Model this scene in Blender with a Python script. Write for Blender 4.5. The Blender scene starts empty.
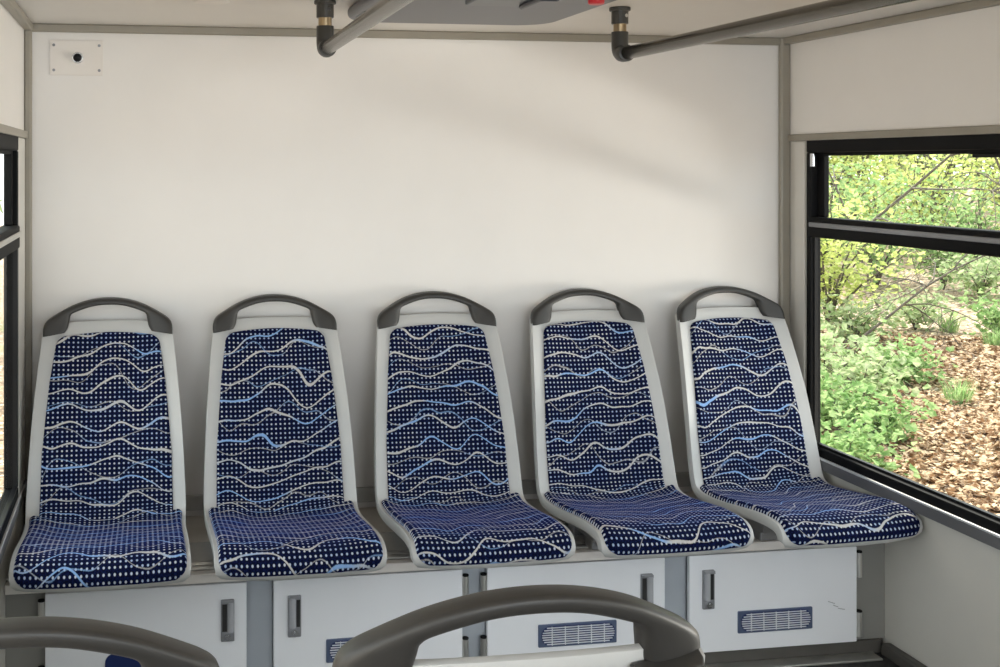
import bpy, bmesh, math, random
from mathutils import Vector, Matrix, noise
sc = bpy.context.scene
COL = sc.collection
E = 1.362            # eye height above the raised rear floor
HW = 1.186           # half width of the saloon

# ------------------------------------------------------------------ camera
cd = bpy.data.cameras.new('camera'); cam = bpy.data.objects.new('camera', cd); COL.objects.link(cam)
cam.location = (-.851, -3.414, E); cam.rotation_euler = (math.pi/2, 0, -.1642)
cd.sensor_width = 36; cd.lens = 36*1155.4/1000; cd.shift_x = .1656; cd.shift_y = -.1686
cd.clip_start = .02; cd.clip_end = 200
sc.camera = cam

# ------------------------------------------------------------------ world, sun, daylight
w = bpy.data.worlds.new('sky'); sc.world = w; w.use_nodes = True
bg = w.node_tree.nodes['Background']; bg.inputs[0].default_value = (.93, .97, 1, 1); bg.inputs[1].default_value = 1.8

def light(name, kind, loc, rot, energy, color=(1, 1, 1), size=None):
    d = bpy.data.lights.new(name, kind); o = bpy.data.objects.new(name, d); COL.objects.link(o)
    o.location = loc; o.rotation_euler = rot; d.energy = energy; d.color = color
    if size: d.shape = 'RECTANGLE'; d.size, d.size_y = size
    return o
s = light('sun', 'SUN', (6, 8, 12), (0, 0, 0), 6.5, (1, .94, .84)); s.data.angle = .02
s.rotation_euler = Vector((.10, .75, .92)).to_track_quat('Z', 'Y').to_euler()
H90 = math.pi/2
# daylight coming in through the side windows nearer the front and through the windscreen
for yc in (-2.7, -4.3):
    light('window_daylight', 'AREA', (1.30, yc, E-.30), (0, H90, 0), 5, (1, .97, .94), (.95, 1.5))
    light('window_daylight', 'AREA', (-1.30, yc, E-.30), (0, -H90, 0), 4, (1, .97, .94), (.95, 1.5))
light('windscreen_daylight', 'AREA', (0, -6.1, E-.35), (H90, 0, 0), 27, (.88, .95, 1), (2.0, 1.3))
# added area lamps standing in for light bounced off sunlit ground outside
for sx, e in ((1, 310), (-1, 80)):
    o = light('clearing_bounce_fill', 'AREA', (sx*6.2, -2.2, -.75), (0, 0, 0), e, (1, .95, .90), (3.2, 1.2))
    o.rotation_euler = (Vector((sx*6.2, -2.2, -.75))-Vector((0, -.2, 1.5))).to_track_quat('Z', 'Y').to_euler()
vs = sc.view_settings
sc.display_settings.display_device = 'sRGB'
vs.view_transform = 'Standard'; vs.look = 'None'; vs.gamma = 1; vs.exposure = .7; vs.use_curve_mapping = False

# ------------------------------------------------------------------ materials
def nodes(name):
    m = bpy.data.materials.new(name); m.use_nodes = True; nt = m.node_tree
    return m, nt, nt.nodes['Principled BSDF']
class NT:
    def __init__(s, nt): s.nt = nt
    def n(s, t, **kw):
        x = s.nt.nodes.new(t)
        for k, v in kw.items(): setattr(x, k, v)
        return x
    def put(s, sock, v):
        if isinstance(v, bpy.types.NodeSocket): s.nt.links.new(v, sock)
        else: sock.default_value = v
    def math(s, op, a, b=None, c=None):
        x = s.n('ShaderNodeMath', operation=op)
        for i, v in enumerate((a, b, c)):
            if v is not None: s.put(x.inputs[i], v)
        return x.outputs[0]
    def mix(s, f, a, b):
        x = s.n('ShaderNodeMix', data_type='RGBA'); s.put(x.inputs[0], f); s.put(x.inputs[6], a); s.put(x.inputs[7], b); return x.outputs[2]
    def comb(s, x, y, z=0.0):
        k = s.n('ShaderNodeCombineXYZ')
        for i, v in enumerate((x, y, z)): s.put(k.inputs[i], v)
        return k.outputs[0]
    def noise(s, vec, scale, detail=0.0, rough=.5):
        k = s.n('ShaderNodeTexNoise'); s.put(k.inputs['Vector'], vec); k.inputs['Scale'].default_value = scale
        k.inputs['Detail'].default_value = detail; k.inputs['Roughness'].default_value = rough; return k.outputs['Fac']
    def step(s, x, lo, hi):
        k = s.n('ShaderNodeMapRange', interpolation_type='SMOOTHSTEP'); s.put(k.inputs[0], x); s.put(k.inputs[1], lo); s.put(k.inputs[2], hi); return k.outputs[0]
def rgb(c): return (c[0], c[1], c[2], 1)
def mat(name, c, rough=.5, metal=0, var=.06, vscale=6, bump=0, bscale=400, coat=0, spec=.5):
    m, nt, b = nodes(name); N = NT(nt)
    tc = N.n('ShaderNodeTexCoord').outputs['Object']
    f = N.noise(tc, vscale, 4, .6)
    lo = tuple(v*(1-var) for v in c); hi = tuple(min(1, v*(1+var)) for v in c)
    N.put(b.inputs['Base Color'], N.mix(N.step(f, .3, .7), rgb(lo), rgb(hi)))
    b.inputs['Roughness'].default_value = rough; b.inputs['Metallic'].default_value = metal
    b.inputs['Coat Weight'].default_value = coat; b.inputs['Specular IOR Level'].default_value = spec
    if bump:
        k = N.n('ShaderNodeBump'); k.inputs['Strength'].default_value = bump; k.inputs['Distance'].default_value = .002
        N.put(k.inputs['Height'], N.noise(tc, bscale, 2)); N.put(b.inputs['Normal'], k.outputs[0])
    return m
M = {}
M['wall'] = mat('wall_laminate', (.79, .765, .74), .42, var=.02, vscale=2, bump=.05, bscale=700)
M['wall_low'] = mat('lower_wall_laminate', (.62, .60, .55), .45, var=.03, vscale=2, bump=.05, bscale=700)
M['ceil'] = mat('ceiling_laminate', (.72, .69, .65), .45, var=.02, vscale=2)
M['trim'] = mat('taupe_trim', (.28, .255, .21), .4, var=.05)
M['pillar'] = mat('pale_pillar', (.60, .58, .54), .4, var=.03)
M['trim_dark'] = mat('grey_trim', (.12, .12, .125), .4, var=.06)
M['skirt'] = mat('dark_skirting', (.075, .07, .062), .5, var=.1)
M['floor'] = mat('black_rubber_floor', (.03, .03, .03), .6, var=.3, vscale=60, bump=.2)
M['alu'] = mat('aluminium', (.62, .61, .58), .35, .9, var=.06)
M['sill'] = mat('sill_strip', (.78, .79, .80), .25, .3, var=.03)  # pale base colour carries the window light caught by the metal sill
M['black'] = mat('black_frame', (.006, .006, .0065), .6, var=.2, spec=.12)
M['blackgloss'] = mat('black_seal', (.008, .008, .009), .45, var=.2, spec=.2)
M['white'] = mat('white_door_panel', (.80, .815, .85), .38, var=.015, vscale=3)
M['bench_beige'] = mat('beige_bench_panel', (.60, .56, .51), .5, var=.06, vscale=9)
M['bench_grey'] = mat('grey_bench_panel', (.44, .44, .43), .5, var=.06, vscale=9)
M['post'] = mat('grey_steel_panel', (.36, .39, .43), .45, var=.04)
M['end_post'] = mat('shaded_end_panel', (.22, .215, .20), .5, var=.04)  # darker than the other posts: shade at the bench ends put into the colour
M['gap'] = mat('dark_gap', (.02, .02, .02), .8)
M['shell'] = mat('light_grey_plastic', (.53, .53, .52), .4, var=.02, bump=.06, bscale=900)
M['handle'] = mat('charcoal_plastic', (.032, .030, .028), .42, var=.08, bump=.12, bscale=1200)
M['steel'] = mat('bracket_steel', (.33, .33, .34), .4, .6)
M['rail'] = mat('brushed_rail', (.11, .093, .068), .2, 1.0, var=.06)
M['fitting'] = mat('fitting_black', (.04, .038, .034), .4, var=.1)
M['ring'] = mat('bronze_ring', (.42, .32, .2), .3, 1.0)
M['hatch'] = mat('hatch_grey_plastic', (.045, .045, .058), .3, var=.05, spec=.3)
M['hatch_d'] = mat('hatch_dark', (.035, .04, .05), .3)
M['red'] = mat('red_plastic', (.6, .02, .03), .35)
M['plate'] = mat('cream_plate', (.77, .73, .69), .4, var=.02)
M['latch'] = mat('latch_grey', (.24, .245, .26), .35, .3, var=.1)
M['latchbar'] = mat('latch_bar', (.50, .51, .54), .25, .3)
M['chrome'] = mat('chrome', (.75, .76, .78), .18, 1.0)
M['navy'] = mat('navy_plastic', (.008, .022, .11), .35)
M['ventframe'] = mat('vent_frame', (.10, .13, .22), .4, .3)
M['slat'] = mat('vent_slat', (.74, .76, .80), .35)

def glass():
    m, nt, b = nodes('window_glass'); N = NT(nt); out = nt.nodes['Material Output']; nt.nodes.remove(b)
    t = N.n('ShaderNodeBsdfTransparent'); t.inputs[0].default_value = (.93, .95, .94, 1)
    g = N.n('ShaderNodeBsdfGlossy'); g.inputs['Roughness'].default_value = .02
    lw = N.n('ShaderNodeLayerWeight'); lw.inputs[0].default_value = .5
    fr = N.math('ADD', .025, N.math('MULTIPLY', N.math('POWER', lw.outputs['Facing'], 5.0), .25))
    x = N.n('ShaderNodeMixShader'); N.put(x.inputs[0], fr); N.put(x.inputs[1], t.outputs[0]); N.put(x.inputs[2], g.outputs[0])
    N.put(out.inputs[0], x.outputs[0]); return m
M['glass'] = glass()

def fabric():
    m, nt, b = nodes('moquette'); N = NT(nt)
    uv = N.n('ShaderNodeUVMap').outputs[0]
    sp = N.n('ShaderNodeSeparateXYZ'); N.put(sp.inputs[0], uv); u, v = sp.outputs[0], sp.outputs[1]
    loc = N.n('ShaderNodeSeparateXYZ'); N.put(loc.inputs[0], N.n('ShaderNodeObjectInfo').outputs['Location'])
    seed = N.math('MULTIPLY', loc.outputs[0], 3.17)
    # dot grid
    P = .0128
    def cell(x): return N.math('ABSOLUTE', N.math('SUBTRACT', N.math('FRACT', N.math('DIVIDE', x, P)), .5))
    cu, cv = cell(u), cell(v)
    d = N.math('SQRT', N.math('ADD', N.math('POWER', cu, 2.0), N.math('POWER', cv, 2.0)))
    dots = N.math('SUBTRACT', 1.0, N.step(d, .13, .27))
    big = N.noise(uv, 14, 1)
    base = N.mix(N.step(N.noise(uv, 260, 1), .4, .7), rgb((.0018, .003, .017)), rgb((.0035, .009, .055)))
    dotc = N.mix(N.step(big, .35, .65), rgb((.34, .42, .60)), rgb((.58, .60, .64)))
    col = N.mix(dots, base, dotc)
    # wavy woven lines: level lines of the cloth's length plus a smooth wobble, so neighbours seldom cross
    for i, (S, fu, fv, amp, th, al) in enumerate(((.052, 8.5, 4.0, 2.05, .043, .92), (.083, 10, 5, 1.3, .011, .6))):
        sv = N.math('ADD', v, N.math('MULTIPLY', seed, .37+.2*i))
        n1 = N.noise(N.comb(N.math('MULTIPLY', u, fu), N.math('MULTIPLY', sv, fv), N.math('ADD', seed, 7.7*i)), 1, .5)
        vv = N.math('ADD', N.math('DIVIDE', sv, S), N.math('MULTIPLY', n1, amp/.62))
        k = N.math('FLOOR', vv); fr = N.math('ABSOLUTE', N.math('SUBTRACT', N.math('FRACT', vv), .5))
        row = N.math('MULTIPLY', k, 5.37)
        n2 = N.noise(N.comb(N.math('MULTIPLY', u, 9), row), 1, 1)
        tt = N.math('MULTIPLY', N.math('ADD', .30, N.math('MULTIPLY', n2, 1.3)), th)
        rag = N.math('MULTIPLY', N.math('SUBTRACT', N.noise(uv, 420, 1), .5), .03)
        mask = N.math('SUBTRACT', 1.0, N.step(N.math('ADD', fr, rag), N.math('SUBTRACT', tt, .012), N.math('ADD', tt, .018)))
        n3 = N.noise(N.comb(N.math('MULTIPLY', u, 6), N.math('ADD', row, 55.0)), 1, 0)
        lc = N.mix(N.step(n3, .40, .52), rgb((.25, .42, .72)), rgb((.56, .54, .52)))
        col = N.mix(N.math('MULTIPLY', mask, al), col, lc)
    N.put(b.inputs['Base Color'], col)
    b.inputs['Roughness'].default_value = .85; b.inputs['Specular IOR Level'].default_value = .08
    b.inputs['Sheen Weight'].default_value = .15; b.inputs['Sheen Roughness'].default_value = .4
    b.inputs['Sheen Tint'].default_value = (.02, .10, 1, 1)
    k = N.n('ShaderNodeBump'); k.inputs['Strength'].default_value = .3; k.inputs['Distance'].default_value = .001
    N.put(k.inputs['Height'], N.noise(uv, 900, 1)); N.put(b.inputs['Normal'], k.outputs[0])
    return m
M['fabric'] = fabric()

def leafmat(name, c1, c2, tr=.45):
    m, nt, b = nodes(name); N = NT(nt); out = nt.nodes['Material Output']; nt.nodes.remove(b)
    tc = N.n('ShaderNodeTexCoord').outputs['Object']
    wn = N.n('ShaderNodeTexNoise'); N.put(wn.inputs['Vector'], tc); wn.inputs['Scale'].default_value = 16
    c = N.mix(N.step(wn.outputs['Fac'], .38, .62), rgb(c1), rgb(c2))
    d = N.n('ShaderNodeBsdfDiffuse'); N.put(d.inputs[0], c); t = N.n('ShaderNodeBsdfTranslucent'); N.put(t.inputs[0], c)
    x = N.n('ShaderNodeMixShader'); x.inputs[0].default_value = tr
    N.put(x.inputs[1], d.outputs[0]); N.put(x.inputs[2], t.outputs[0]); N.put(out.inputs[0], x.outputs[0]); return m
M['leaf_a'] = leafmat('leaf_yellow_green', (.46, .55, .16), (.70, .74, .32))
M['leaf_b'] = leafmat('leaf_mid_green', (.20, .34, .12), (.40, .52, .24))
M['leaf_c'] = leafmat('leaf_pale_green', (.28, .39, .17), (.50, .56, .34))
M['dry'] = leafmat('dry_leaf', (.17, .09, .045), (.66, .50, .34), .15)
M['bark'] = mat('bark', (.10, .085, .065), .9, var=.4, vscale=30)
def groundmat():
    m, nt, b = nodes('leaf_litter'); N = NT(nt)
    tc = N.n('ShaderNodeTexCoord').outputs['Object']
    vo = N.n('ShaderNodeTexVoronoi'); N.put(vo.inputs['Vector'], tc); vo.inputs['Scale'].default_value = 24
    sp = N.n('ShaderNodeSeparateColor'); N.put(sp.inputs[0], vo.outputs['Color'])
    c = N.mix(sp.outputs[0], rgb((.10, .06, .035)), rgb((.50, .36, .24)))
    c = N.mix(N.step(sp.outputs[1], .8, .9), c, rgb((.68, .56, .44)))
    g = N.noise(tc, .55, 4, .65)
    c = N.mix(N.math('MULTIPLY', N.step(g, .53, .66), .6), c, rgb((.18, .26, .08)))
    N.put(b.inputs['Base Color'], c); b.inputs['Roughness'].default_value = .9
    k = N.n('ShaderNodeBump'); k.inputs['Strength'].default_value = .8; k.inputs['Distance'].default_value = .03
    N.put(k.inputs['Height'], vo.outputs['Distance']); N.put(b.inputs['Normal'], k.outputs[0]); return m
M['ground'] = groundmat()

# ------------------------------------------------------------------ mesh helpers
def obj(name, bm, m, parent=None, smooth=False, bevel=0, seg=2, kind=None, loc=None):
    bmesh.ops.recalc_face_normals(bm, faces=bm.faces[:]) if bm.faces and not bm.loops.layers.uv.active else None
    me = bpy.data.meshes.new(name); bm.to_mesh(me); bm.free()
    if smooth:
        for p in me.polygons: p.use_smooth = True
    me.materials.append(m)
    o = bpy.data.objects.new(name, me); COL.objects.link(o)
    if parent: o.parent = parent
    if loc: o.location = loc
    if bevel:
        b = o.modifiers.new('bevel', 'BEVEL'); b.width = bevel; b.segments = seg; b.limit_method = 'ANGLE'; b.angle_limit = .6
    if kind: o['kind'] = kind
    return o
def box(bm, x0, x1, y0, y1, z0, z1):
    v = [bm.verts.new(p) for p in ((x0,y0,z0),(x1,y0,z0),(x1,y1,z0),(x0,y1,z0),(x0,y0,z1),(x1,y0,z1),(x1,y1,z1),(x0,y1,z1))]
    for f in ((3,2,1,0),(4,5,6,7),(0,1,5,4),(1,2,6,5),(2,3,7,6),(3,0,4,7)): bm.faces.new([v[i] for i in f])
def boxes(*bs):
    bm = bmesh.new()
    for b in bs: box(bm, *b)
    return bm
def struct(name, m, *bs, bevel=0, parent=None):
    return obj(name, boxes(*bs), m, parent, bevel=bevel, kind=None if parent else 'structure')
def tube(bm, pts, r, n=16, cap=True):
    pts = [Vector(p) for p in pts]; rs = r if isinstance(r, (list, tuple)) else [r]*len(pts)
    rings = []; a = None
    for i, p in enumerate(pts):
        t = (pts[min(i+1, len(pts)-1)]-pts[max(i-1, 0)]).normalized()
        if a is None: a = t.orthogonal().normalized()
        a = (a - t*a.dot(t)).normalized(); b = t.cross(a)
        rings.append([bm.verts.new(p+(a*math.cos(2*math.pi*k/n)+b*math.sin(2*math.pi*k/n))*rs[i]) for k in range(n)])
    for A, B in zip(rings, rings[1:]):
        for k in range(n): bm.faces.new((A[k], A[(k+1) % n], B[(k+1) % n], B[k]))
    if cap: bm.faces.new(rings[0][::-1]); bm.faces.new(rings[-1])
def tubes(*ts, n=16):
    bm = bmesh.new()
    for p, r in ts: tube(bm, p, r, n)
    return bm
def prism(outline, d0, d1, axis='y'):
    """extrude a 2-D outline (x,z) from y=d0 to y=d1 (axis y) or (x,y) from z=d0 to d1 (axis z)"""
    bm = bmesh.new()
    f = (lambda p, d: (p[0], d, p[1])) if axis == 'y' else (lambda p, d: (p[0], p[1], d))
    A = [bm.verts.new(f(p, d0)) for p in outline]; B = [bm.verts.new(f(p, d1)) for p in outline]
    bm.faces.new(A); bm.faces.new(B[::-1]); n = len(A)
    for i in range(n): bm.faces.new((A[i], B[i], B[(i+1) % n], A[(i+1) % n]))
    return bm
def rrect(x0, x1, y0, y1, r, n=6):
    out = []
    for cx, cy, a in ((x1-r, y1-r, 0), (x0+r, y1-r, 90), (x0+r, y0+r, 180), (x1-r, y0+r, 270)):
        for k in range(n+1):
            t = math.radians(a+90*k/n); out.append((cx+r*math.cos(t), cy+r*math.sin(t)))
    return out
def tag(o, label, cat, group=None, kind=None):
    o['label'] = label; o['category'] = cat
    if group: o['group'] = group
    if kind: o['kind'] = kind
    return o
def thing(name, label, cat, loc=(0, 0, 0), group=None, rz=0):
    o = bpy.data.objects.new(name, None); COL.objects.link(o); o.location = loc; o.rotation_euler = (0, 0, rz)
    o.empty_display_size = .05
    return tag(o, label, cat, group)
def copy_tree(o, parent=None):
    c = o.copy(); COL.objects.link(c)
    if parent: c.parent = parent
    for ch in list(o.children): copy_tree(ch, c)
    return c

# ------------------------------------------------------------------ saloon shell
CZ = E+.4055; FRONT = -6.0; TH = .032
struct('floor', M['floor'], (-HW-TH, HW+TH, FRONT, .0, -.06, 0))
struct('ceiling', M['ceil'], (-HW-TH, HW+TH, FRONT, TH, CZ, CZ+.06))
struct('wall_back', M['wall'], (-HW-TH, HW+TH, 0, TH, -.06, CZ))
WZ0, WZ1 = E-.888, E+.074
def side(sgn, y0):
    nm = 'right' if sgn > 0 else 'left'
    X0, X1 = (HW, HW+TH) if sgn > 0 else (-HW-TH, -HW)
    wins = [(y0, -1.80), (-1.93, -3.50), (-3.63, -5.15)]
    rc = .016 if sgn > 0 else 0
    struct('wall_%s' % nm, M['wall_low'], (X0+rc, X1, FRONT, 0, -.06, WZ0-.002))
    struct('wall_%s_upper' % nm, M['wall'], (X0, X1, FRONT, 0, WZ1+.02, CZ))
    prev = 0
    pl = []
    for a, b in wins+[(FRONT, FRONT)]:
        pl.append((X0, X1, a, prev, WZ0-.002, WZ1+.02)); prev = b
    struct('wall_%s_pillars' % nm, M['pillar'], *pl)
    xi = HW*sgn
    def xr(a, b): return (min(xi+a*sgn, xi+b*sgn), max(xi+a*sgn, xi+b*sgn))
    for i, (a, b) in enumerate(wins):
        wn = 'window_%d' % (i+1+(3 if sgn < 0 else 0))
        root = bpy.data.objects.new(wn, None); COL.objects.link(root); root['kind'] = 'structure'
        fx = xr(-.006, .030); q = 0 if sgn > 0 else -.012
        # outer black frame
        f = boxes((*fx, b, a, WZ1-.036, WZ1+.021), (*fx, b, a, WZ0-.003, WZ0+.026), (*fx, a-.024, a, WZ0+.026, WZ1-.036), (*fx, b, b+.07, WZ0+.026, WZ1-.036))
        obj('window_frame', f, M['black'], root, bevel=.004)
        # deep upper sash set back behind the rail
        sx = xr(.018+q, .036+q)
        u0, u1 = E-.16, E+.034
        f = boxes((*sx, b+.07, a-.02, u1-.006, WZ1-.03), (*sx, a-.058, a-.02, u0, u1), (*sx, b+.07, b+.115, u0, u1))
        obj('vent_sash', f, M['black'], root, bevel=.003)
        obj('glass_pane', boxes((*xr(.028+q, .032+q), b+.07, a-.03, u0-.01, u1+.005)), M['glass'], root)
        rx = xr(-.012, .034)
        obj('middle_rail', boxes((*rx, b+.02, a-.02, E-.222, E-.160)), M['black'], root, bevel=.006, seg=3)
        obj('rail_strip', boxes((*xr(-.016, -.010), b+.03, a-.03, E-.190, E-.176)), M['latch'] if sgn > 0 else M['alu'], root, bevel=.002)  # left strip in paler metal to carry the light falling on it
        obj('glass_pane', boxes((*xr(.020+q, .024+q), b+.06, a-.016, WZ0+.02, E-.20)), M['glass'], root)
        obj('glass_seal', boxes((*xr(.006+q, .018+q), b+.07, a-.02, WZ0+.026, WZ0+.034), (*xr(.006+q, .018+q), a-.028, a-.02, WZ0+.026, E-.222)), M['blackgloss'], root)
        if i == 0 and sgn > 0:
            lt = prism(rrect(-.07, .07, -.02, .02, .008), -.012, .012, 'z')
            o = obj('sash_latch', boxes((*xr(.012, .034), a-.86, a-.69, E+.026, E+.052)), M['black'], root, bevel=.006, seg=3); lt.free()
            obj('latch_lip', boxes((*xr(.008, .02), a-.86, a-.71, E+.018, E+.027)), M['blackgloss'], root, bevel=.002)
            obj('sash_stop', boxes((*xr(-.010, -.004), a-.045, a-.028, E-.005, E+.035)), M['chrome'], root, bevel=.001)
    struct('trim_window_%s' % nm, M['trim'], (*xr(-.011, .0), FRONT, -.012, WZ1+.001, WZ1+.022), bevel=.002)
    struct('trim_sill_%s' % nm, M['sill'], (*xr(-.012, rc), FRONT, -.10, WZ0-.007, WZ0), bevel=.002)
    struct('trim_band_%s' % nm, M['trim_dark'], (*xr(-.010, rc), FRONT, -.02, WZ0-.037, WZ0-.0075), bevel=.002)
    struct('trim_corner_%s' % nm, M['trim'], (*xr(-.034 if sgn > 0 else -.022, .0), -.020, 0, E-1.03, CZ), bevel=.006)
    struct('trim_ceiling_%s' % nm, M['trim'], (*xr(-.026, .0), FRONT, -.012, CZ-.022, CZ), bevel=.005)
    struct('baseboard_%s' % nm, M['skirt'], (*xr(-.03+rc, rc), FRONT, -.492, 0.0, .034), bevel=.006)
    struct('trim_pillar_%s' % nm, M['pillar'], (*xr(-.006, .0), y0+.010, -.050, WZ0, WZ1), bevel=.002)
side(1, -.114); side(-1, -.222)
struct('trim_ceiling_back', M['trim'], (-HW, HW, -.014, 0, CZ-.024, CZ), bevel=.004)
struct('trim_wall_foot', M['bench_grey'], (-HW, HW, -.012, 0, E-1.012, E-.968), bevel=.003)
# front bulkhead with the windscreen opening
struct('wall_front', M['wall'], (-HW-TH, HW+TH, FRONT-TH, FRONT, -.06, .45), (-HW-TH, HW+TH, FRONT-TH, FRONT, CZ-.10, CZ+.06),
       (-HW-TH, -HW+.12, FRONT-TH, FRONT, .45, CZ-.10), (HW-.12, HW+TH, FRONT-TH, FRONT, .45, CZ-.10))

# ------------------------------------------------------------------ bench under the seats
BT = E-1.03; BY = -.49; DZ1 = E-1.058; DZ0 = E-1.322
bench = thing('seat_bench', 'long beige and grey bench ledge under the five seats along the back wall', 'bench', (0, -.25, 0))
def bp(name, m, *bs, bevel=.0015):
    return obj(name, boxes(*[(x0, x1, y0+.25, y1+.25, z0, z1) for x0, x1, y0, y1, z0, z1 in bs]), m, bench, bevel=bevel)
bp('top_panel', M['bench_beige'], (-HW, HW+.015, -.236, -.001, BT-.02, BT))
bp('front_top_panel', M['bench_grey'], (-HW, HW+.015, -.395, -.241, BT-.02, BT))
bp('seam', M['gap'], (-HW, HW+.015, -.243, -.234, BT-.02, BT-.004))
for y in (-.418, -.448):
    o = bp('mounting_rail', M['alu'], (-HW, HW+.015, y-.009, y-.002, BT-.02, BT+.003), (-HW, HW+.015, y+.002, y+.009, BT-.02, BT+.003))
bp('rail_channel', M['gap'], (-HW, HW+.015, -.465, -.396, BT-.03, BT-.012))
bp('front_lip', M['plate'], (-HW, HW+.015, -.492, -.464, BT-.024, BT), bevel=.003)
doors = [(-1.089, -.592), (-.523, -.027), (.040, .536), (.606, 1.102)]
xs = [-HW]+[v for d in doors for v in d]+[HW+.016]
for i in range(5):
    bp('front_post', M['post'] if 0 < i < 4 else M['end_post'], (xs[2*i]-.0, xs[2*i+1], -.470, -.455, .036, BT-.025))
bp('plinth', M['skirt'], (-HW+.001, HW-.001, -.480, -.45, .0, .036))
struct('trim_step', M['alu'], (-HW+.031, HW-.031, -.530, -.482, .0, .006), bevel=.002)

def vent(parent, x0, x1, z0, z1, y, blue=False):
    bm = prism(rrect(x0, x1, z0, z1, .003 if not blue else .022), y-.004, y+.002)
    fr = obj('vent_grille', bm, M['ventframe'] if not blue else M['navy'], parent, bevel=.001)
    if blue: return fr
    cz = (z0+z1)/2
    obj('vent_recess', prism(rrect(x0+.008, x1-.006, z0+.005, z1-.005, .022, 8), y-.0055, y-.0038), M['navy'], fr)
    bm = bmesh.new(); r = (z1-z0)/2-.006; nb = 8
    for k in range(nb):
        z = cz-r+.0025+(2*r-.005)*k/(nb-1); q = math.sqrt(max(0, r*r-(z-cz)**2)); e = r-q
        box(bm, x0+.009+e, x1-.008-e, y-.0085, y-.0035, z-.0010, z+.0010)
    for k in range(1, 6):
        x = x0+(x1-x0)*k/6; box(bm, x-.0009, x+.0009, y-.0092, y-.0045, z0+.006, z1-.006)
    obj('louvre_slats', bm, M['slat'], fr)
    return fr
def latch(parent, x0, x1, z0, z1, y, sgn):
    """sgn = +1 when the bar sits on the right of the plate"""
    pl = obj('door_latch', prism(rrect(x0, x1, z0, z1, .003), y-.005, y+.002), M['latch'], parent, bevel=.0012)
    w_ = x1-x0; s0 = z0+.026
    xa, xb = (x0+.003, x0+w_*.44) if sgn > 0 else (x1-w_*.36, x1-.003)
    obj('finger_recess', boxes((xa, xb, y-.0056, y-.004, s0, z1-.006)), M['gap'], pl)
    cx = x0+w_*.72 if sgn > 0 else x0+w_*.34
    bm = bmesh.new(); tube(bm, [(cx, y-.006, s0), (cx, y-.006, z1-.006)], .0088, 14)
    obj('pull_bar', bm, M['latchbar'], pl, smooth=False)
    bm = bmesh.new(); c = ((x0+x1)/2, z0+.0125); tube(bm, [(c[0], y-.011, c[1]), (c[0], y-.003, c[1])], .0085, 16); box(bm, c[0]-.0012, c[0]+.0012, y-.0125, y-.0105, c[1]-.005, c[1]+.005)
    obj('latch_cap', boxes((x0+.001, x1-.001, y-.012, y-.003, z1-.009, z1-.001)), M['latch'], pl, bevel=.0015)
    lk = obj('key_lock', bm, M['chrome'], pl)
    return pl
cab_labels = ['white storage cabinet at the left end with plain navy vent behind near left handle',
              'white storage cabinet with its latch at the left and louvred vent behind the near handle',
              'white storage cabinet seen through the near middle handle, louvred vent left of its latch',
              'white scuffed storage cabinet at the right end of the bench beside the window wall']
lat = [(-.657, -.623, 1), (-.487, -.453, -1), (.466, .500, 1), (.643, .677, -1)]
ven = [(-.944, -.724), (-.388, -.168), (.179, .397), (.746, .966)]
for i, (x0, x1) in enumerate(doors):
    c = thing('storage_cabinet', cab_labels[i], 'cabinet', ((x0+x1)/2, -.25, .036), 'storage cabinets under the rear seats')
    X = (x0+x1)/2; oy, oz = .25, -.036; hw = (x1-x0)/2
    obj('carcass', boxes((-hw+.004, hw-.004, -.452+oy, -.03+oy, .0, DZ1+oz-.004)), M['post'], c)
    dr = obj('cabinet_door', boxes((-hw, hw, BY+oy, BY+.016+oy, DZ0+oz, DZ1+oz)), M['white'], c, bevel=.002)
    a, b, sg = lat[i]; latch(dr, a-X, b-X, E-1.203+oz, E-1.097+oz, BY+oy, sg)
    vent(dr, ven[i][0]-X, ven[i][1]-X, E-1.275+oz, E-1.215+oz, BY+oy, i == 0)
    hx = (-hw-.009) if i in (0, 2) else (hw+.009)
    for z in (E-1.110, E-1.275):
        h = obj('hinge', tubes(([(hx, BY+.004+oy, z+oz-.034), (hx, BY+.004+oy, z+oz+.034)], .0085), n=12), M['alu'], c)
        obj('hinge_cap', tubes(([(hx, BY+.004+oy, z+oz+.034), (hx, BY+.004+oy, z+oz+.038)], .0085), n=12), M['black'], h)
    if i == 3:
        bm = bmesh.new()
        for (p, q) in (((.885, -1.205), (.905, -1.212)), ((.90, -1.216), (.915, -1.222)), ((.915, -1.226), (.935, -1.23))):
            tube(bm, [(p[0]+.13-X, BY+oy-.0003, E+p[1]+oz), (q[0]+.13-X, BY+oy-.0003, E+q[1]+oz)], .0009, 6)
        obj('scuff_marks', bm, M['latch'], dr)

# ------------------------------------------------------------------ seats
def catmull(P, n=14):
    out = []
    for i in range(len(P)-1):
        p0, p1, p2, p3 = P[max(i-1, 0)], P[i], P[i+1], P[min(i+2, len(P)-1)]
        for k in range(n):
            t = k/n
            out.append(tuple(.5*(2*b+(c-a)*t+(2*a-5*b+4*c-d)*t*t+(3*b-a-3*c+d)*t**3) for a, b, c, d in zip(p0, p1, p2, p3)))
    out.append(tuple(P[-1])); return out
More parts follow.
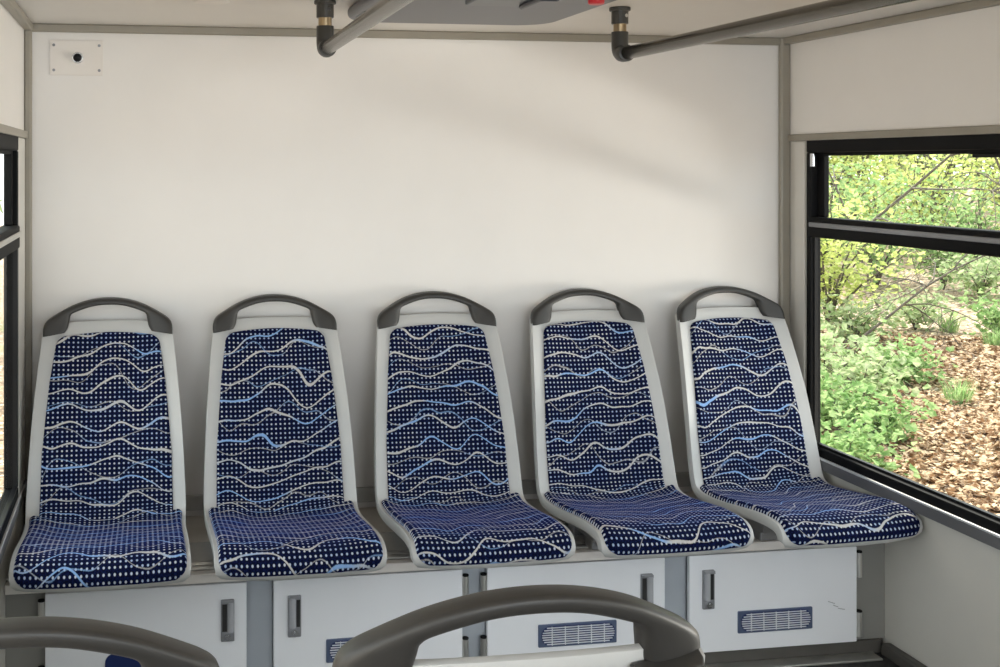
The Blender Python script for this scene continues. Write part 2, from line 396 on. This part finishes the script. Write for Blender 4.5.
# (y, z below the eye, shell half width, bowl depth), from the front lip over the seat and up the back
PROF = [(-.622, -1.012, .160, 0), (-.648, -1.007, .188, .0), (-.661, -.992, .206, .0), (-.655, -.966, .210, .004), (-.620, -.947, .210, .008), (-.55, -.947, .2095, .012),
        (-.46, -.959, .209, .015), (-.37, -.973, .209, .018), (-.29, -.984, .210, .024), (-.232, -.984, .212, .032), (-.194, -.958, .213, .038), (-.173, -.90, .212, .040), (-.152, -.81, .208, .038),
        (-.128, -.71, .202, .035), (-.101, -.62, .194, .032), (-.072, -.54, .186, .030), (-.048, -.48, .179, .028), (-.037, -.452, .176, .026)]
FINE = catmull([(y+.40, E+z-BT, w_, b) for y, z, w_, b in PROF])
LEN = [0]
for a, b in zip(FINE, FINE[1:]): LEN.append(LEN[-1]+math.hypot(b[0]-a[0], b[1]-a[1]))
LT = LEN[-1]
def prof(s):
    s = min(max(s, 0), LT); lo, hi = 0, len(LEN)-1
    while hi-lo > 1:
        md = (lo+hi)//2
        if LEN[md] <= s: lo = md
        else: hi = md
    t = (s-LEN[lo])/(LEN[hi]-LEN[lo]); return [a+(b-a)*t for a, b in zip(FINE[lo], FINE[hi])]
def surf(s, x, h=0.0):
    y, z, w_, b = prof(s); ya, za = prof(s-.012)[:2]; yb, zb = prof(s+.012)[:2]
    dy, dz = yb-ya, zb-za; L = math.hypot(dy, dz) or 1
    ny, nz = -dz/L, dy/L            # towards the sitter
    u = min(abs(x)/w_, 1.0); k = b*u**2.4+h
    q = max(0, 1-s/.14)              # rounded front edge in plan
    return Vector((x, y+ny*k+.022*q*u**4, z+nz*k+.006*q*u**3))
def s_of(ytarget, ztarget):
    return min(((math.hypot(f[0]-ytarget-.40, f[1]-(E+ztarget-BT)), l) for f, l in zip(FINE, LEN)))[1]
S_CREASE = s_of(-.220, -.980)
def seat_shell():
    bm = bmesh.new(); rows = []
    ns = 64; us = [-1, -.985, -.94, -.86, -.72, -.5, -.25, 0, .25, .5, .72, .86, .94, .985, 1]
    for i in range(ns+1):
        t = i/ns; s0 = t*LT; row = []
        for u in us:
            q = max(0, (t-.84)/.16); s = s0-.020*abs(u)**2.5*q*q*(3-2*q)
            w_ = prof(s)[2]
            row.append(bm.verts.new(surf(s, u*w_)))
        # returned flange on both sides
        fl = .026
        L = bm.verts.new(surf(s0-.02*max(0, (t-.84)/.16)**2, -prof(s0)[2]*1.004, -fl)); R = bm.verts.new(surf(s0-.02*max(0, (t-.84)/.16)**2, prof(s0)[2]*1.004, -fl))
        rows.append([L]+row+[R])
    for A, B in zip(rows, rows[1:]):
        for k in range(len(A)-1): bm.faces.new((A[k], A[k+1], B[k+1], B[k]))
    bmesh.ops.recalc_face_normals(bm, faces=bm.faces[:])
    return bm
def pad(s0, s1, wfun, th, r0, r1, arch=0.0, edge=.014):
    bm = bmesh.new(); uvl = bm.loops.layers.uv.new('UVMap'); L = s1-s0
    ts = sorted(set([0, .0015, .004, .008, .013, .02, .028, .036]+[L-x for x in (0, .0015, .004, .008, .013, .02, .028, .036)]+[.04+(L-.08)*k/40 for k in range(41)]))
    cs = [0, .004, .012, .025, .045, .075, .12, .2, .32, .46, .6]
    cols = sorted(set([-1+c for c in cs if c < 1]+[1-c for c in cs if c < 1]+[-.25, 0, .25]))
    rows = []
    for d in ts:
        w_ = wfun(s0+d); ins = 0
        if d < r0: ins = r0-math.sqrt(max(0, r0*r0-(r0-d)**2))
        if L-d < r1: ins = max(ins, r1-math.sqrt(max(0, r1*r1-(r1-(L-d))**2)))
        row = []
        for u in cols:
            x = u*(w_-ins); ed = min((w_-ins)*(1-abs(u)), d+.0005, L-d+.0005)
            q = min(ed/edge, 1); h = -.003+(th+.003)*math.sqrt(max(0, 1-(1-q)**2))
            tt = d/L; s = s0+d-arch*abs(u)**2.2*max(0, (tt-.7)/.3)
            v = bm.verts.new(surf(s, x, h)); row.append((v, (x, s)))
        rows.append(row)
    for A, B in zip(rows, rows[1:]):
        for k in range(len(A)-1):
            f = bm.faces.new([q[0] for q in (A[k], A[k+1], B[k+1], B[k])])
            for lp, q in zip(f.loops, (A[k], A[k+1], B[k+1], B[k])): lp[uvl].uv = q[1]
    return bm
def lerp_table(T):
    def f(s):
        for (a, va), (b, vb) in zip(T, T[1:]):
            if s <= b: return va+(vb-va)*max(0, (s-a))/(b-a)
        return T[-1][1]
    return f
SB = [s_of(-.194, -.955), s_of(-.150, -.80), s_of(-.103, -.62), s_of(-.05, -.48)]
wback = lerp_table([(0, .178), (SB[0], .179), (SB[1], .176), (SB[2], .160), (SB[3], .141), (LT, .138)])
wseat = lambda s: prof(s)[2]-.0095
def grab_handle():
    # outline in (x, height) seen from the front, centre top = 0; outer and inner curve sampled alike
    outer = catmull([(-.1805, -.100), (-.180, -.078), (-.172, -.060), (-.150, -.0445), (-.10, -.0190), (-.05, -.0045), (0, 0), (.05, -.0045), (.10, -.0190), (.150, -.0445), (.172, -.060), (.180, -.078), (.1805, -.100)], 6)
    inner = catmull([(-.120, -.092), (-.113, -.080), (-.1085, -.060), (-.105, -.046), (-.092, -.0375), (-.046, -.0235), (0, -.0195), (.046, -.0235), (.092, -.0375), (.105, -.046), (.1085, -.060), (.113, -.080), (.120, -.092)], 6)
    bm = bmesh.new(); rings = []
    top = E-.388-BT
    n = 20
    for o_, i_ in zip(outer, inner):
        c = Vector(((o_[0]+i_[0])/2, (o_[1]+i_[1])/2)); a = Vector(o_)-c; ring = []
        for k in range(n):
            t = 2*math.pi*k/n; ct, st = math.cos(t), math.sin(t)
            p = math.copysign(abs(ct)**.55, ct); q = math.copysign(abs(st)**.55, st)
            xz = c+a*p; y = q*.019
            h = xz[1]; bow = .026*min(1, abs(xz[0])/.178)**2.2
            Y = (-.040+.40)+((-.388+h)+.452)*.28-bow
            ring.append(bm.verts.new((xz[0], Y+y, top+h)))
        rings.append(ring)
    for A, B in zip(rings, rings[1:]):
        for k in range(n): bm.faces.new((A[k], A[(k+1) % n], B[(k+1) % n], B[k]))
    bm.faces.new(rings[0][::-1]); bm.faces.new(rings[-1])
    return bm
def make_seat(label, group, loc, rz=0):
    t = thing('bus_seat', label, 'seat', loc, group, rz)
    o = obj('seat_shell', seat_shell(), M['shell'], t, smooth=True)
    s_ = o.modifiers.new('solid', 'SOLIDIFY'); s_.thickness = .008; s_.offset = -1
    b = o.modifiers.new('bevel', 'BEVEL'); b.width = .003; b.segments = 2; b.limit_method = 'ANGLE'; b.angle_limit = .7
    obj('backrest_pad', pad(S_CREASE+.002, LT-.034, wback, .013, .012, .030, .012), M['fabric'], t, smooth=True)
    obj('seat_pad', pad(.049, S_CREASE+.012, wseat, .014, .034, .020, 0, .016), M['fabric'], t, smooth=True)
    h = obj('grab_handle', grab_handle(), M['handle'], t, smooth=True)
    for sx in (-1, 1):                        # the handle's feet wrap round the back of the shell
        bm = bmesh.new(); G = []
        for i in range(7):
            s1 = LT-.018-.058*i/6; w_ = prof(s1)[2]
            G.append([bm.verts.new(surf(s1, sx*x, hh)) for x, hh in ((.098, -.010), (.14, -.010), (w_-.004, -.012), (min(w_, .1735), -.016), (min(w_, .1735), -.028), (w_-.008, -.036), (.14, -.034), (.104, -.030))])
        for A, B in zip(G, G[1:]):
            for k in range(8): bm.faces.new((A[k], A[(k+1) % 8], B[(k+1) % 8], B[k]))
        bm.faces.new(G[0]); bm.faces.new(G[-1][::-1])
        obj('handle_foot', bm, M['handle'], h, bevel=.002)
    return t
def mount(t, drop):
    bm = boxes((-.16, .16, -.075, -.025, -.006, .022), (-.16, .16, .05, .09, -.006, .022))
    for sx in (-1, 1): box(bm, sx*.15-.012, sx*.15+.012, -.09, .20, .018, .062)
    obj('mounting_bracket', bm, M['steel'], t, bevel=.003)
seat0 = make_seat('blue wave patterned seat at the left end of the rear row beside the left window', 'seats along the back wall', (-.948, -.40, BT+.006))
mount(seat0, 0)
sl = ['blue wave patterned seat second from the left in the rear row', 'blue wave patterned seat in the middle of the rear row of five',
      'blue wave patterned seat second from the right in the rear row', 'blue wave patterned seat at the right end of the rear row beside the right window']
for i in range(1, 5):
    t = copy_tree(seat0); t.location = (-.948+.480*i+(-.004, 0, 0, 0)[i-1], -.40, BT+.006); t.rotation_euler.z = (0, 0, .025, .062)[i-1]; t['label'] = sl[i-1]
# the two nearer seats, turned with their backs to the camera
def near_seat(x, label):
    t = bpy.data.objects.new('bus_seat', None); COL.objects.link(t); tag(t, label, 'seat', 'nearer seats with only their handles in view')
    for ch in list(seat0.children):
        if ch.name.startswith('mounting'): continue
        copy_tree(ch, t)
    t.location = (x, -2.385+.36, BT); t.rotation_euler = (0, 0, math.pi)
    zf = -BT
    bm = boxes((-.17, .17, -.11, .19, .03, .06), (-.05, .05, -.06, .14, zf+.02, .035), (-.13, .13, -.13, .21, zf, zf+.02))
    obj('pedestal', bm, M['steel'], t, bevel=.005)
    return t
near_seat(-.496, 'near seat at the bottom middle, only its curved charcoal handle and pale shell rim showing')
near_seat(-.960, 'near seat at the bottom left corner with a curved charcoal handle cut by the frame')

# ------------------------------------------------------------------ handrails
def rail(x, label, x2):
    zr = E+.284; y0 = -.60; y1 = -4.6
    t = thing('handrail', label, 'handrail', (x, y0, CZ), 'ceiling handrails')
    z = zr-CZ; dx = x2-x; L = y1-y0
    obj('rail_tube', tubes(([(0, -.012, z), (dx, L+.012, z)], .0165), n=24), M['rail'], t, smooth=True)
    for k, (px, py, sg) in enumerate(((0, 0, -1), (dx, L, 1))):
        pts = [(px, py, z+.058), (px, py, z+.024)]+[(px, py+sg*.022*(1-math.cos(a)), z+.022-.022*math.sin(a)) for a in (.4, .8, 1.2, 1.57)]+[(px, py+sg*.045, z)]
        el = obj('elbow_fitting', tubes((pts, .0215), n=20), M['fitting'], t, smooth=True, bevel=.002)
        fl = obj('ceiling_flange', tubes(([(px, py, z+.078), (px, py, 0)], [.0215, .0215]), ([(px, py, -.010), (px, py, 0)], .027), n=20), M['fitting'], t, bevel=.002)
        obj('clamp_screw', tubes(([(px+.008, py-.024, z+.098), (px+.006, py-.018, z+.098)], .005), n=10), M['chrome'], fl)
        obj('bronze_ring', tubes(([(px, py, z+.054), (px, py, z+.082)], .0165), n=20), M['ring'], t)
    return t
rail(-.408, 'brushed bronze handrail on the left, hanging from the ceiling and crossing the grey roof hatch', -.46)
rail(.360, 'brushed steel handrail on the right, hanging from the ceiling towards the right window', .47)

# ------------------------------------------------------------------ roof hatch
hatch = thing('roof_hatch', 'grey plastic roof hatch panel on the ceiling with a red knob', 'roof hatch', (0, -.70, CZ))
out = rrect(-.335, .225, -.55, .285, .10, 10)
bm = prism(out, -.030, 0, 'z'); obj('hatch_frame', bm, M['hatch'], hatch, bevel=.012, seg=4)
obj('hatch_panel', prism(rrect(-.27, .16, -.48, -.06, .05, 8), -.036, -.029, 'z'), M['hatch'], hatch, bevel=.004)
hb = obj('handle_housing', prism(rrect(-.148, .022, -.44, -.23, .012), -.052, -.030, 'z'), M['hatch_d'], hatch, bevel=.004)
obj('pull_lever', prism(rrect(-.03, .015, -.40, -.25, .01), -.062, -.050, 'z'), M['hatch'], hb, bevel=.005)
obj('red_knob', tubes(([(.135, -.295, -.052), (.135, -.295, -.030)], .018), n=16), M['red'], hatch, bevel=.004)
obj('corner_slot', prism(rrect(-.318, -.288, .06, .17, .004), -.0315, -.029, 'z'), M['hatch_d'], hatch)

# ------------------------------------------------------------------ small fixtures
pl = thing('camera_plate', 'cream square plate with a black camera eye high on the back wall corner', 'camera', (-1.040, 0, E+.309))
obj('plate', boxes((-.075, .075, -.003, 0, -.051, .051)), M['plate'], pl, bevel=.001)
for sx in (-1, 1):
    for sz in (-1, 1): obj('screw', tubes(([(sx*.064, -.0055, sz*.036), (sx*.064, -.002, sz*.036)], .0042), n=12), M['latch'], pl)
obj('lens_ring', tubes(([(.003, -.009, .0), (.003, -.002, .0)], .0165), n=28), M['chrome'], pl, bevel=.002)
bm = bmesh.new(); bmesh.ops.create_uvsphere(bm, u_segments=20, v_segments=12, radius=.0125); bmesh.ops.translate(bm, verts=bm.verts, vec=(.003, -.009, 0))
obj('lens', bm, M['blackgloss'], pl, smooth=True)
lp = thing('ceiling_disc', 'small round cream disc on the ceiling near the left wall', 'vent', (-.687, -.60, CZ))
obj('disc', tubes(([(0, 0, -.012), (0, 0, 0)], [.042, .048]), n=32), M['plate'], lp, bevel=.003)

# ------------------------------------------------------------------ outside: woodland
random.seed(7)
GZ = -1.0
def gz(x, y):
    d = max(0, x-2.2); dl = max(0, -x-2.2)
    return GZ+.055*d+.05*dl+.05*math.sin(x*1.1+y*.6)+.035*math.sin(y*1.7-x*.4) if True else 0
bm = bmesh.new(); n = 90; g = []
for i in range(n+1):
    for j in range(n+1):
        x, y = -28+62*i/n, -14+54*j/n; g.append(bm.verts.new((x, y, gz(x, y))))
for i in range(n):
    for j in range(n): bm.faces.new((g[i*(n+1)+j], g[(i+1)*(n+1)+j], g[(i+1)*(n+1)+j+1], g[i*(n+1)+j+1]))
obj('ground', bm, M['ground'], smooth=True, kind='structure')
def leaf(bm, p, size, rnd, flat=.5):
    ax = Vector((rnd.uniform(-1, 1), rnd.uniform(-1, 1), rnd.uniform(-.5, .5)*flat*2)).normalized()
    nn = Vector((rnd.uniform(-1, 1)*flat*1.6, rnd.uniform(-1, 1)*flat*1.6, 1)); sd = ax.cross(nn).normalized()
    up = sd.cross(ax)*size*.12
    a, b = ax*size, sd*size*.42
    vs_ = [bm.verts.new(p+q) for q in (-a*.5, -a*.1+b-up, a*.25+b*.7-up, a*.55, a*.25-b*.7-up, -a*.1-b-up)]
    bm.faces.new(vs_)
# fallen leaves
rnd = random.Random(3); bm = bmesh.new()
for _ in range(34000):
    r = 4.2+11*rnd.random()**1.5; a = math.radians(rnd.uniform(46, 64))
    x, y = -.85+r*math.cos(a), -3.4+r*math.sin(a)
    if x < 1.6: continue
    leaf(bm, Vector((x, y, gz(x, y)+rnd.uniform(.012, .05))), rnd.uniform(.035, .085), rnd, .35)
tag(obj('fallen_leaves', bm, M['dry']), 'brown fallen leaves covering the woodland floor outside the right window', 'leaves', kind='stuff')

def plant(seed, h, rad, nst, nl, ls, lm, up=.7):
    """a multi-stemmed plant: returns (stems, leaves) meshes at the origin"""
    r_ = random.Random(seed); st = bmesh.new(); lf = bmesh.new()
    for k in range(nst):
        a = r_.uniform(0, 6.283); q = rad*r_.uniform(.3, 1); hh = h*r_.uniform(.55, 1)
        pts = [Vector((math.cos(a)*q*(t**1.4)+r_.uniform(-.03, .03)*h*t, math.sin(a)*q*(t**1.4)+r_.uniform(-.03, .03)*h*t, hh*(t-.22*t*t))) for t in [i/6 for i in range(7)]]
        w0 = .006+.006*h
        tube(st, pts, [w0*(1-.8*i/6) for i in range(7)], 5)
        for _ in range(nl):
            t = r_.uniform(.25, 1)*5.99; i = int(t); p = pts[i].lerp(pts[i+1], t-i)
            sp = rad*.42
            leaf(lf, p+Vector((r_.gauss(0, sp*.5), r_.gauss(0, sp*.5), r_.gauss(0, sp*.35))), ls*r_.uniform(.6, 1.3), r_, .6)
    return st, lf
def make_plant(name, label, cat, group, args, lm):
    t = thing(name, label, cat, (0, 0, 0), group)
    st, lf = plant(*args, lm)
    obj('stems', st, M['bark'], t, smooth=True); obj('leaves', lf, M[lm], t)
    return t
def pos(px_tan, r):      # a spot at bearing (tan of angle from +Y as seen from the camera) and distance along Y
    x = -.85+px_tan*r; y = -3.4+r; return (x, y, gz(x, y))
protos = {}
def put(kind, tn, r, sc_, label, rz):
    src = protos[kind]
    t = src if not src.get('placed') else copy_tree(src)
    src['placed'] = 1
    t.location = pos(tn, r); t.rotation_euler = (0, 0, rz); t.scale = (sc_,)*3; t['label'] = label
    return t
protos['low'] = make_plant('undergrowth_plant', '-', 'plant', 'green undergrowth outside the right window', (11, .55, .55, 13, 42, .078), 'leaf_b')
protos['pale'] = make_plant('undergrowth_plant', '-', 'plant', 'green undergrowth outside the right window', (12, .7, .6, 13, 36, .078), 'leaf_c')
protos['shrub'] = make_plant('woodland_shrub', '-', 'shrub', 'shrubs outside the right window', (13, 2.3, 1.0, 13, 110, .075), 'leaf_a')
protos['mid'] = make_plant('woodland_shrub', '-', 'shrub', 'shrubs outside the right window', (14, 1.8, 1.0, 12, 110, .075), 'leaf_b')
protos['far'] = make_plant('woodland_tree', '-', 'tree', 'trees outside the windows', (15, 6.5, 2.6, 13, 190, .13), 'leaf_a')
protos['far2'] = make_plant('woodland_tree', '-', 'tree', 'trees outside the windows', (16, 6.0, 2.6, 13, 180, .13), 'leaf_c')
L = [('low', .635, 8.6, 1.0, 'low mid green plant nearest the window corner at the left of the pane', .3),
     ('pale', .675, 9.4, 1.0, 'pale green undergrowth plant left of the leafy path below the shrub', 1.2),
     ('low', .700, 8.2, .8, 'small mid green plant low in the pane just left of the bare leaf litter', 2.2),
     ('pale', .64, 10.6, 1.15, 'tall pale undergrowth plant against the left window edge behind the lower plants', 2.9),
     ('low', .715, 10.3, .9, 'mid green plant in the middle of the leaf litter', 3.9),
     ('pale', .665, 12.2, 1.0, 'pale plant farther back left of the brown clearing', 4.4),
     ('low', .82, 12.0, 1.0, 'mid green plant at the right edge beyond the leaf litter', 5.1),
     ('pale', .80, 14.5, 1.2, 'pale plant behind the brown clearing at the right', 5.9),
     ('shrub', .640, 12.8, 1.0, 'yellow green shrub rising at the left of the lower pane', .5),
     ('mid', .69, 16.5, 1.1, 'mid green shrub behind the brown clearing', 1.6),
     ('mid', .80, 17.0, 1.1, 'mid green shrub at the right behind the clearing', 2.7),
     ('shrub', .74, 18.5, 1.2, 'yellow green shrub in the far middle of the pane', 3.5),
     ('shrub', .84, 19.5, 1.3, 'yellow green shrub far right under the middle rail', 4.9),
     ('mid', .63, 18.0, 1.3, 'mid green shrub at the far left under the middle rail', 5.7),
     ('low', .655, 7.6, .9, 'mid green plant at the lower left corner of the pane nearest the bus', 4.2),
     ('pale', .73, 12.6, .9, 'pale plant in the middle beyond the brown clearing', .8),
     ('shrub', .69, 20.5, 1.1, 'yellow green shrub far back between the two mid green shrubs', 2.4),
     ('mid', .76, 15.6, .8, 'small mid green shrub in the middle at the back edge of the clearing', 3.1),
     ('far', .66, 22.0, 1.0, 'yellow green tree at the left of the upper pane', .2),
     ('far2', .75, 24.0, 1.05, 'pale green tree in the middle of the upper pane', 1.3),
     ('far', .84, 23.0, 1.0, 'yellow green tree at the right of the upper pane', 2.1),
     ('far2', .60, 26.0, 1.1, 'pale green tree behind the left edge of the right window', 3.3),
     ('far2', .80, 29.0, 1.25, 'tall pale tree farthest back at the right', 4.1),
     ('far', .71, 30.0, 1.25, 'tall yellow green tree farthest back in the middle', 5.3)]
for a in L: put(*a)
# left side of the bus: seen only as a sliver
t = copy_tree(protos['far']); t.location = (-3.6, 7, gz(-3.6, 7)); t['label'] = 'yellow green tree seen as a sliver through the left window'
t = copy_tree(protos['far2']); t.location = (-4.6, 11, gz(-4.6, 11)); t['label'] = 'pale green tree farther off through the left window'
# grass tufts
def tuft(seed):
    r_ = random.Random(seed); bm = bmesh.new()
    for _ in range(150):
        a = r_.uniform(0, 6.283); q = r_.random()*.14; hh = r_.uniform(.14, .34); d = Vector((math.cos(a), math.sin(a), 0)); b = Vector((-d.y, d.x, 0))*.006
        p0 = d*q; p1 = d*(q+.05)+Vector((0, 0, hh*.6)); p2 = d*(q+.13)+Vector((0, 0, hh))
        A = [bm.verts.new(v) for v in (p0-b, p0+b, p1+b*.8, p1-b*.8)]; c = bm.verts.new(p2)
        bm.faces.new(A); bm.faces.new((A[3], A[2], c))
    return bm
gt = tag(obj('grass_tuft', tuft(4), M['leaf_b']), 'grass tuft standing in the leaf litter right of the undergrowth', 'grass', 'grass tufts')
gt.location = pos(.775, 9.3); gt.scale = (.75,)*3
for tn, r, lb in ((.815, 11.3, 'grass tuft at the right edge of the pane behind the nearer tuft'), (.765, 12.4, 'grass tuft farther back beside the brown clearing')):
    c = gt.copy(); COL.objects.link(c); c.location = pos(tn, r); c['label'] = lb
# bare branches: thin saplings with long arching stems
def bare(seed, h, lean):
    r_ = random.Random(seed); bm = bmesh.new()
    def grow(p, d, L_, r0, lev):
        pts = [p]; n_ = 8
        for i in range(n_):
            d = (d+Vector((r_.gauss(0, .17), r_.gauss(0, .17), r_.gauss(0, .13)-.05*lev-.07))).normalized(); p = p+d*L_/n_; pts.append(p)
        tube(bm, pts, [r0*(1-.75*i/n_) for i in range(n_+1)], 6)
        if lev < 2:
            for k in range(9 if lev == 0 else 5):
                i = r_.randint(3, n_-1) if lev == 0 else r_.randint(2, n_-1)
                dd = (d*.6+Vector((r_.uniform(-1, 1), r_.uniform(-1, 1), r_.uniform(-.2, .5)))).normalized()
                grow(pts[i], dd, L_*r_.uniform(.35, .55), r0*.5, lev+1)
    grow(Vector((0, 0, 0)), Vector((lean, .1, 1)).normalized(), h, .007+.0042*h, 0)
    return bm
for k, (tn, r, h, ln, lb) in enumerate(((.60, 13.5, 4.6, .75, 'bare sapling leaning right with long arching branch across the upper pane'),
                                  (.69, 15.0, 3.6, -.2, 'thin bare sapling standing in the middle of the lower pane'),
                                  (.86, 14.0, 4.2, -.5, 'bare sapling leaning left from the right window edge'),
                                  (.645, 11.5, 2.6, .5, 'short bare sapling among the green undergrowth at the left'),
                                  (.73, 17.5, 4.4, .6, 'bare sapling leaning right beyond the clearing behind the small shrub'),
                                  (.77, 20.0, 4.6, .3, 'bare thin tree far back behind the shrubs'))):
    o = tag(obj('bare_sapling', bare(20+k, h, ln), M['bark'], smooth=True), lb, 'tree', 'bare saplings outside the right window'); o.location = pos(tn, r)
